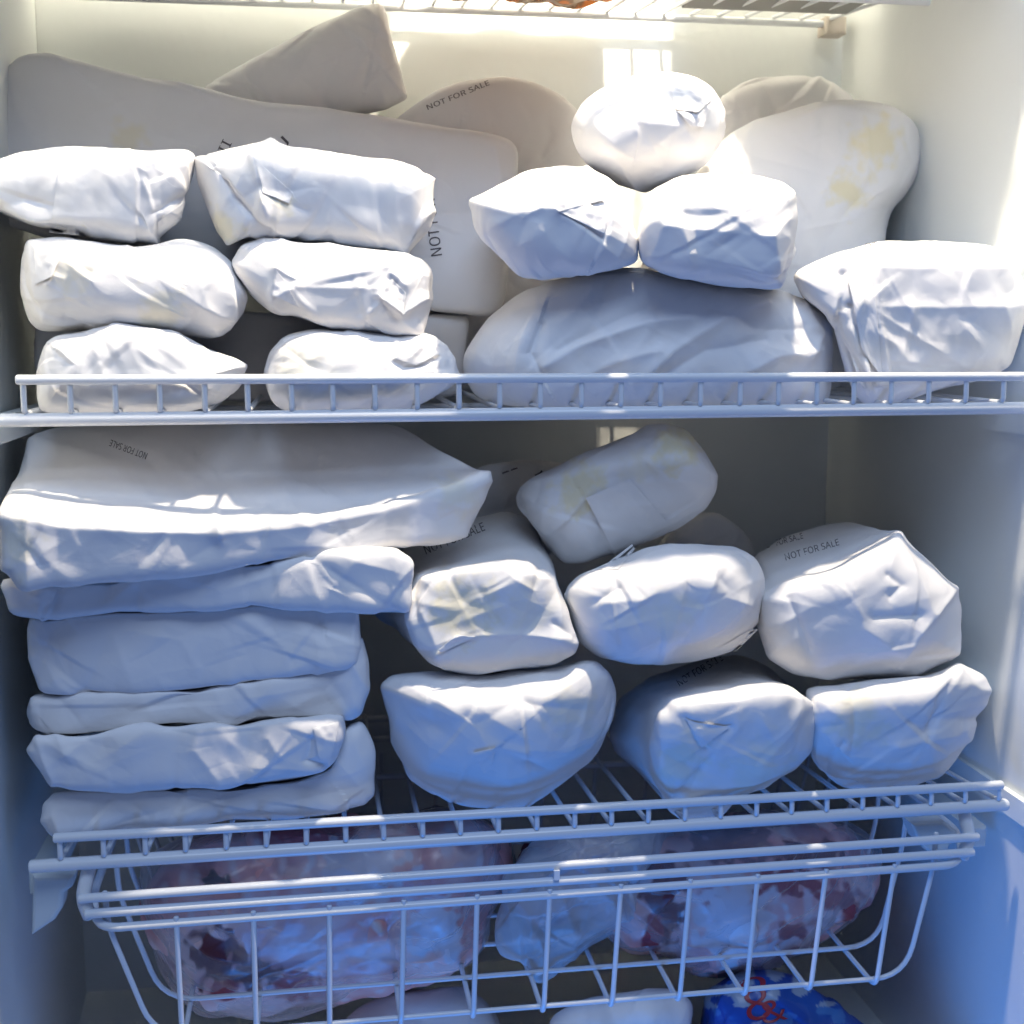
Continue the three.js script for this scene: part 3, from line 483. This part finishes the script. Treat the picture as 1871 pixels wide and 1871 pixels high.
add({ label: 'shaded parcel with marker strokes, tucked behind the tilted cylinder parcel', z: -0.23, len: 0.06, bulge: 0.02, n: 2.6, amp: 0.7,
  front: [[820, 900], [870, 850], [950, 835], [1030, 845], [1080, 880], [1080, 980], [1020, 1010], [880, 1010], [830, 980]], print: [['II', [918, 866], [946, 856], 20], ['J', [978, 870], [998, 860], 18]] });
add({ label: 'oval parcel with a loose tail of paper, between the printed parcel and the angular one', z: -0.03, len: 0.14, bulge: 0.05, n: 2.3, cut: 0.17, shrink: 0.86, shift: [-8, -10],
  front: [[1033, 1075], [1060, 1047], [1130, 1022], [1180, 1000], [1250, 995], [1340, 1000], [1375, 1020], [1394, 1050], [1398, 1090], [1386, 1140], [1350, 1180], [1290, 1206], [1220, 1217], [1150, 1216], [1090, 1201], [1060, 1172], [1043, 1122]],
  creases: [R([[1090, 1100], [1130, 1070]], -2, 7), R([[1095, 1105], [1180, 1095], [1250, 1065]], 1.2, 14), R([[1290, 1115], [1230, 1205]], -1.6, 10), R([[1250, 1110], [1290, 1115], [1380, 1060]], 1.2, 10), R([[1100, 1120], [1140, 1180]], -1, 10), R([[1390, 1095], [1380, 1120]], -1.4, 6), T([[1050, 1075], [1100, 1045], [1160, 1020]], 1.6, 24, 1)],
  flaps: [{ q: [[1095, 1040], [1155, 994], [1160, 1004], [1130, 1040]], lift: [0.6, 4, 4, 0.6] }, { q: [[1320, 1180], [1372, 1150], [1386, 1150], [1345, 1190]], lift: [0.8, 1, 2, 1.6] }], stains: [[1230, 1130, 60, 0.3]] });
add({ label: 'angular faceted parcel with two printed lines on top', amp: 0.7, folds: 14, z: -0.032, len: 0.15, bulge: 0.045, n: 2.7, cut: 0.1, spine: [[1540, 1120], [1620, 1120]],
  front: [[1385, 1090], [1420, 1062], [1530, 1030], [1610, 985], [1640, 976], [1692, 1022], [1742, 1070], [1754, 1110], [1758, 1196], [1740, 1207], [1680, 1236], [1620, 1241], [1510, 1239], [1450, 1231], [1402, 1202], [1388, 1150]],
  back: [[1372, 1060], [1374, 1012], [1430, 976], [1500, 955], [1550, 951], [1600, 968], [1640, 1000], [1670, 1040], [1680, 1090], [1675, 1130], [1650, 1150], [1600, 1160], [1520, 1160], [1440, 1150], [1390, 1130], [1375, 1100]],
  creases: [R([[1440, 1085], [1530, 1060], [1610, 1010], [1640, 980]], 2, 12), R([[1440, 1090], [1480, 1190]], -2.2, 7), R([[1640, 985], [1690, 1085], [1700, 1120]], 1.8, 9), R([[1745, 1075], [1700, 1130], [1640, 1215]], 2.4, 7), R([[1625, 1050], [1650, 1070], [1630, 1090]], -2, 8), R([[1600, 1130], [1680, 1125]], -2, 8), R([[1560, 1080], [1580, 1150], [1640, 1190]], 1.4, 14)],
  print: [['NOT FOR SALE', [1436, 1024], [1534, 996], 9], ['NOT FOR SALE', [1392, 1004], [1468, 984], 8]] });
add({ label: 'heart shaped parcel tapering down to the wires, under the printed parcel', lean: 0.0001, z: -0.036, len: 0.13, bulge: 0.06, n: 2.1, cut: 0.18, spine: [[880, 1330], [950, 1330]],
  front: [[690, 1252], [720, 1232], [850, 1230], [1000, 1222], [1085, 1206], [1113, 1230], [1122, 1270], [1116, 1320], [1090, 1372], [1040, 1422], [1000, 1452], [960, 1476], [910, 1481], [840, 1477], [780, 1447], [745, 1420], [725, 1370], [714, 1320], [700, 1285]],
  creases: [R([[800, 1280], [870, 1330], [890, 1360]], 1.4, 12), T([[905, 1365], [860, 1400], [828, 1460]], -1.8, 30, -1), R([[865, 1375], [900, 1362], [955, 1370]], 2.4, 12), R([[850, 1310], [870, 1325], [930, 1290]], -1.4, 12), R([[880, 1440], [930, 1430]], 1.4, 8)],
  flaps: [{ q: [[865, 1375], [905, 1366], [900, 1398], [884, 1416]], lift: [0.8, 0.8, 3, 4] }], stains: [[1050, 1300, 60, 0.35]] });
add({ label: 'parcel with a crumpled triangular end and smudged print, middle of the bottom row', lean: 0.00016, z: -0.02, len: 0.14, bulge: 0.04, n: 3, cut: 0.13, spine: [[1290, 1350], [1390, 1350]],
  front: [[1185, 1360], [1200, 1310], [1230, 1280], [1300, 1268], [1400, 1255], [1440, 1258], [1482, 1287], [1488, 1320], [1481, 1370], [1450, 1402], [1400, 1432], [1350, 1462], [1320, 1492], [1250, 1502], [1222, 1478], [1195, 1420]],
  back: [[1108, 1340], [1128, 1270], [1190, 1230], [1290, 1197], [1350, 1194], [1395, 1212], [1425, 1240], [1435, 1280], [1430, 1320], [1400, 1350], [1350, 1370], [1300, 1385], [1260, 1400], [1210, 1410], [1160, 1400], [1120, 1375]],
  creases: [R([[1235, 1290], [1340, 1285], [1410, 1270], [1480, 1288]], 1.8, 10), R([[1250, 1312], [1275, 1360], [1290, 1365]], -2, 7), R([[1260, 1318], [1300, 1330], [1332, 1328]], -1.8, 6), R([[1215, 1310], [1210, 1400], [1235, 1470]], 2, 8), R([[1235, 1455], [1280, 1410], [1300, 1385]], -1.8, 6), R([[1300, 1385], [1380, 1370]], 1, 12)],
  flaps: [{ q: [[1252, 1312], [1270, 1320], [1335, 1328], [1282, 1366]], lift: [0.4, 0.5, 1.3, 0.8] }], stains: [[1250, 1390, 55, 0.5], [1380, 1400, 70, 0.35]], print: [['NOT FOR SALE', [1242, 1254], [1322, 1206], 10]] });
add({ label: 'parcel with a flared corner of paper, at the right wall on the bottom row', lean: 0.00014, z: -0.028, len: 0.14, bulge: 0.045, n: 2.5, cut: 0.13, spine: [[1570, 1340], [1680, 1320]],
  front: [[1470, 1300], [1480, 1262], [1600, 1244], [1700, 1232], [1750, 1213], [1800, 1235], [1812, 1260, 1], [1806, 1290], [1779, 1310], [1776, 1340], [1755, 1372], [1720, 1422], [1680, 1432], [1600, 1440], [1540, 1437], [1500, 1412], [1478, 1380]],
  creases: [R([[1540, 1360], [1510, 1390], [1508, 1410]], -2, 6), R([[1490, 1325], [1535, 1325]], -1, 7), R([[1640, 1360], [1750, 1340], [1775, 1320]], 2, 10), R([[1590, 1430], [1620, 1395], [1660, 1385]], 1.4, 8), R([[1750, 1215], [1790, 1260], [1805, 1262]], 1.6, 9)], stains: [[1570, 1315, 60, 0.5]] });
add({ label: 'dim parcel at the back panel, glimpsed between the oval and angular parcels', z: -0.24, len: 0.06, bulge: 0.02, n: 2.6, amp: 0.7,
  front: [[1190, 1010], [1230, 950], [1300, 935], [1345, 960], [1380, 1000], [1380, 1080], [1200, 1080]] });
for (const o of ALL) parcel(o);

// ---------------------------------------------------------------- the pull-out wire basket
const bx = at(865, 1855, 0).y;
{
  const b = thing('wire_basket', 'white wire pull-out basket of frozen meat under the lower shelf', 'basket');
  const rim = (a, c, r, z = 0.004) => bar([at(a[0], a[1], z), at(c[0], c[1], z)], r);
  part('rim_wire', rim([145, 1642], [1786, 1529], 0.0028), vinyl, b);
  part('rim_wire', rim([157, 1670], [1777, 1557], 0.0028), vinyl, b);
  const l0 = at(166, 1660, 0.0), l1 = at(176, 1697, 0.004), r1 = at(1757, 1579, 0.004), r0 = at(1776, 1545, 0.0);
  part('rim_wire', bar([V(l0.x - 0.004, l0.y + 0.004, -0.27), V(l0.x - 0.002, l0.y, -0.02), l1, r1, V(r0.x + 0.002, r0.y, -0.02), V(r0.x + 0.004, r0.y + 0.004, -0.27)], 0.0026, 0.016), vinyl, b);
  part('rim_wire', bar([V(l0.x - 0.004, l0.y + 0.004, -0.27), V(r0.x + 0.004, r0.y + 0.004, -0.27)], 0.0026), vinyl, b);
  const tl = at(197, 1694, 0), tr = at(1707, 1586, 0), bl = at(283, 1905, 0), br = at(1655, 1780, 0), yb = (bl.y + br.y) / 2;
  for (let i = 0; i < 7; i++) {                                // wires running across the basket
    const z = -0.0015 - i * 0.0425;
    part('cross_wire', bar([V(tl.x - 0.001, l1.y + 0.02, z), V(tl.x, tl.y, z), V(bl.x, yb, z), V(br.x, yb, z), V(tr.x, tr.y, z), V(tr.x + 0.001, r1.y + 0.02, z)], 0.0017, 0.022, 8), vinyl, b);
  }
  for (const [x0, x1] of [[322, 333], [463, 468], [602, 602], [738, 733], [872, 865], [1005, 993], [1135, 1118], [1262, 1241], [1385, 1362], [1510, 1480], [1635, 1600]]) {
    const y0 = 1690 - 0.073 * (x0 - 240), a = at(x0, y0 - 8, 0.0045), c = at(x1, 1870 - 0.07 * (x1 - 700), 0.002);
    part('basket_wire', bar([a, V(c.x, yb - 0.0036, 0.002), V(c.x, yb - 0.0036, -0.262), V(a.x, a.y, -0.267)], 0.0017, 0.008, 8), vinyl, b);
  }
  for (const [x, y, X, Y] of [[163, 1585, 150, 1640], [1762, 1487, 1772, 1532]]) {      // upright hangers at the ends of the rim
    part('hanger', bar([at(x, y, -0.006), at(X, Y, 0.0), at(X + (x < 900 ? 14 : -14), Y + 34, 0.0)], 0.0042, 0.01), vinyl, b);
  }
  part('label_tab', new THREE.BoxGeometry(0.0035, 0.006, 0.003).translate(...at(1017, 1598, 0.007).toArray()), vinyl, b);
  settle(b);
}
for (const [side, pts, label] of [[-1, [[64, 1590], [140, 1590], [136, 1612], [122, 1622], [118, 1650], [104, 1672], [62, 1700]], 'white plastic slide bracket on the left freezer wall'], [1, [[1655, 1496], [1715, 1492], [1740, 1512], [1722, 1545], [1694, 1556], [1668, 1530]], 'white plastic slide bracket on the right freezer wall']]) {
  const t = thing('slide_bracket', label, 'bracket', 'basket slide brackets');
  const o = pts.map(([x, y]) => { const p = at(x, y, -0.02); return [p.x, p.y]; });
  part('bracket_body', prism(side < 0 ? o.slice().reverse() : o.slice().reverse(), -0.012, -0.03, 0.003), bracketPlastic, t);
  const y = at(side < 0 ? 100 : 1760, side < 0 ? 1620 : 1540, -0.02).y, x = side * 0.305;
  part('slide_rail', prism([[x - 0.007, y - 0.009], [x + 0.007, y - 0.009], [x + 0.007, y + 0.006], [x - 0.007, y + 0.006]], -0.03, -0.3, 0.002), bracketPlastic, t);
  settle(t);
}

// ---------------------------------------------------------------- frozen meat in the basket and what lies under it
const meat = new THREE.MeshPhysicalMaterial({ color: C(1, 1, 1), roughness: 0.5, vertexColors: true, bumpMap: film, bumpScale: 0.0008, clearcoat: 0.2, clearcoatRoughness: 0.4 });
const plastic = new THREE.MeshPhysicalMaterial({ color: C(0.93, 0.94, 0.96), roughness: 0.32, transmission: 0.95, thickness: 0, bumpMap: film, bumpScale: 0.0012, side: THREE.DoubleSide });
const frosted = new THREE.MeshPhysicalMaterial({ color: C(0.8, 0.83, 0.86), roughness: 0.4, transmission: 0.55, thickness: 0, bumpMap: film, bumpScale: 0.0012, side: THREE.DoubleSide });
const mix = (a, b, t) => [a[0] + (b[0] - a[0]) * t, a[1] + (b[1] - a[1]) * t, a[2] + (b[2] - a[2]) * t];
const clamp = (x) => Math.max(0, Math.min(1, x));
function flesh(spots) {
  return (px, py, x, y, z) => {
    const w = 0.6 * noise(x * 16, y * 16, z * 16) + 0.4 * noise(x * 38, y * 38, z * 38), v = noise(x * 60 + 9, y * 26, z * 30);
    let c = mix([0.74, 0.33, 0.30], [0.82, 0.58, 0.53], clamp(0.5 + 1.1 * w));
    c = mix(c, [0.34, 0.12, 0.14], clamp((noise(x * 20 + 30, y * 24, z * 20) - 0.42) * 3.2) * 0.8);
    c = mix(c, [0.74, 0.70, 0.70], clamp((v - 0.5) * 3) * 0.6);
    for (const [sx, sy, r, k, q] of spots) { const e = Math.hypot(px - sx, (py - sy) * q) / r + 0.5 * noise(px / 30, py / 30, sx); c = mix(c, k, clamp((1 - e) * 4)); }
    return c;
  };
}
const DARK = [0.13, 0.025, 0.035], RED = [0.30, 0.03, 0.045], BLACK = [0.02, 0.01, 0.02], FAT = [0.72, 0.66, 0.67];
function meatBag(label, o, grow) {
  const t = thing('meat_bag', label, 'meat bag', 'clear bags of frozen meat in the basket');
  part('frozen_meat', skin({ ...o, folds: 34, amp: 2.4 }), meat, t);
  const c = mean(o.front), f = o.front.map(([x, y]) => [c[0] + (x - c[0]) * grow, c[1] + (y - c[1]) * grow]);
  part('plastic_film', skin({ ...o, front: f, bulge: o.bulge + 0.007, len: o.len + 0.006, folds: 46, amp: 2.0, paint: undefined, stains: undefined }), plastic, t);
  return settle(t);
}
meatBag('large clear bag of pink frozen meat at the left of the basket', { z: -0.105, len: 0.12, bulge: 0.065, n: 2.3, M: 240,
  front: [[262, 1640], [290, 1565], [360, 1525], [520, 1505], [700, 1490], [860, 1485], [925, 1530], [925, 1600], [892, 1660], [880, 1720], [840, 1770], [760, 1803], [650, 1822], [560, 1848], [470, 1860], [390, 1848], [340, 1812], [300, 1760], [275, 1700]],
  paint: flesh([[395, 1745, 55, DARK, 1], [465, 1775, 48, DARK, 1.5], [545, 1802, 52, RED, 1.9], [392, 1608, 24, BLACK, 1.1], [420, 1620, 22, BLACK, 2], [560, 1520, 90, [0.4, 0.13, 0.15], 2.4], [410, 1800, 26, RED, 2], [660, 1600, 90, FAT, 1.2], [800, 1700, 60, FAT, 1]]) }, 1.025);
meatBag('clear bag of frozen meat with dark red edges at the right of the basket', { z: -0.10, len: 0.12, bulge: 0.06, n: 2.3,
  front: [[1095, 1660], [1140, 1560], [1230, 1510], [1400, 1482], [1540, 1500], [1598, 1550], [1600, 1610], [1570, 1660], [1510, 1700], [1440, 1745], [1380, 1772], [1290, 1782], [1255, 1768], [1240, 1742], [1190, 1742], [1130, 1722], [1098, 1695]],
  paint: flesh([[1212, 1620, 38, DARK, 0.6], [1220, 1680, 34, DARK, 0.8], [1195, 1700, 22, RED, 0.6], [1430, 1610, 75, RED, 2.6], [1480, 1560, 60, DARK, 2.2], [1340, 1535, 90, [0.30, 0.16, 0.17], 1.8], [1540, 1640, 40, RED, 1.2], [1340, 1680, 85, FAT, 1], [1450, 1700, 40, RED, 2.5]]) }, 1.03);
{
  const t = thing('plastic_bag', 'crumpled clear plastic bag hanging to a point between the meat bags', 'plastic bag');
  part('plastic_film', skin({ z: -0.075, len: 0.06, bulge: 0.04, n: 2.1, folds: 60, amp: 2.4, M: 220,
    front: [[903, 1680], [928, 1605], [965, 1545], [1080, 1515], [1190, 1512], [1235, 1545], [1228, 1605], [1180, 1668], [1120, 1708], [1060, 1738], [1012, 1768], [986, 1800], [968, 1792], [958, 1760], [928, 1730]] }), frosted, t);
  part('meat_piece', skin({ z: -0.09, len: 0.05, bulge: 0.02, n: 2.3, folds: 24, amp: 2.2, M: 120, K1: 36, paint: flesh([[985, 1560, 50, DARK, 1], [1010, 1545, 24, RED, 1]]),
    front: [[935, 1640], [950, 1570], [990, 1535], [1090, 1530], [1180, 1535], [1205, 1570], [1180, 1630], [1110, 1670], [1040, 1690], [970, 1690]] }), meat, t);
  settle(t);
}
parcel({ label: 'dim white parcel in the bottom bin below the big meat bag', z: -0.13, len: 0.12, bulge: 0.04, n: 2.6,
  front: [[600, 1930], [640, 1850], [720, 1812], [820, 1800], [900, 1830], [930, 1900], [950, 2060], [930, 2150], [600, 2150], [580, 2050]] });
parcel({ label: 'grey looking parcel in the bottom bin below the pointed plastic bag', z: -0.07, len: 0.14, bulge: 0.04, n: 2.8,
  front: [[985, 1960], [1000, 1870], [1050, 1828], [1150, 1812], [1240, 1812], [1268, 1840], [1260, 1920], [1255, 2100], [1230, 2230], [1000, 2230], [975, 2100]] });
{
  const t = thing('blue_food_bag', 'deep blue printed food bag with red lettering in the bottom bin', 'food bag');
  const blue = new THREE.MeshPhysicalMaterial({ color: C(1, 1, 1), roughness: 0.35, vertexColors: true, bumpMap: film, bumpScale: 0.0008 });
  const g = skin({ z: -0.08, len: 0.16, bulge: 0.05, n: 2.5, folds: 40, amp: 2, tint: [0.012, 0.07, 0.33],
    front: [[1272, 1900], [1290, 1815], [1340, 1782], [1440, 1785], [1540, 1835], [1610, 1900], [1640, 2000], [1640, 2180], [1560, 2230], [1300, 2230], [1268, 2100]],
    paint: (px, py, x, y, z) => { const w = noise(px / 60, py / 45, 4); return py < 1840 && w > 0.1 ? [0.30, 0.36, 0.45] : w > 0.45 ? [0.05, 0.16, 0.42] : [0.012, 0.07, 0.33]; } });
  part('bag_film', g, blue, t);
  const cover = coverOf(g), red = new THREE.MeshStandardMaterial({ color: C(0.34, 0.02, 0.03), roughness: 0.4 });
  for (const p of [['o', [1352, 1818], [1402, 1806], 26], ['8', [1368, 1868], [1412, 1858], 44], ['&', [1395, 1872], [1440, 1862], 30], ['l', [1552, 1862], [1556, 1860], 22]]) { const s = printOn(cover, ...p, 0.6); if (s) part('printed_text', s, red, t); }
  settle(t);
}

// ---------------------------------------------------------------- what stands on the upper shelf
{
  const t = thing('food_bag', 'clear bag of brown and orange frozen food on the upper shelf', 'food bag');
  const g = new THREE.MeshPhysicalMaterial({ color: C(1, 1, 1), roughness: 0.5, vertexColors: true });
  part('frozen_food', skin({ z: -0.20, len: 0.09, bulge: 0.15, n: 2.6, folds: 30, amp: 2.2, shrink: 0.8, front: [[750, -40], [840, -2], [960, 0], [1080, -3], [1185, -40], [1175, -105], [750, -105]],
    paint: (px, py, x, y, z) => { const w = noise(x * 70, y * 70, z * 70); return w > 0.45 ? [0.62, 0.20, 0.04] : w > -0.1 ? [0.26, 0.14, 0.07] : [0.45, 0.36, 0.26]; } }), g, t);
  settle(t);
  const d = thing('cardboard_carton', 'grey carton at the right end of the upper shelf', 'carton');
  const cardboard = new THREE.MeshStandardMaterial({ color: C(0.27, 0.27, 0.26), roughness: 0.6 });
  part('carton_body', prism([[0.155, 0.297], [0.29, 0.297], [0.29, 0.40], [0.155, 0.40]], -0.02, -0.27, 0.002).rotateX(0), cardboard, d);
  part('carton_lid', prism([[0.153, 0.4005], [0.292, 0.4005], [0.292, 0.415], [0.153, 0.415]], -0.018, -0.272, 0.002), cardboard, d);
  settle(d);
  const wp = thing('wrapped_parcel', 'broad white parcel on the upper shelf over the left stacks', 'parcel', 'parcels wrapped in white freezer paper');
  part('paper_wrap', skin({ z: -0.09, len: 0.20, bulge: 0.06, n: 3.4, front: [[-50, -120], [100, -90], [400, -88], [760, -88], [850, -110], [850, -165], [-50, -165]], shrink: 0.84 }), paper, wp);
  settle(wp);
}

renderer.render(scene, camera);
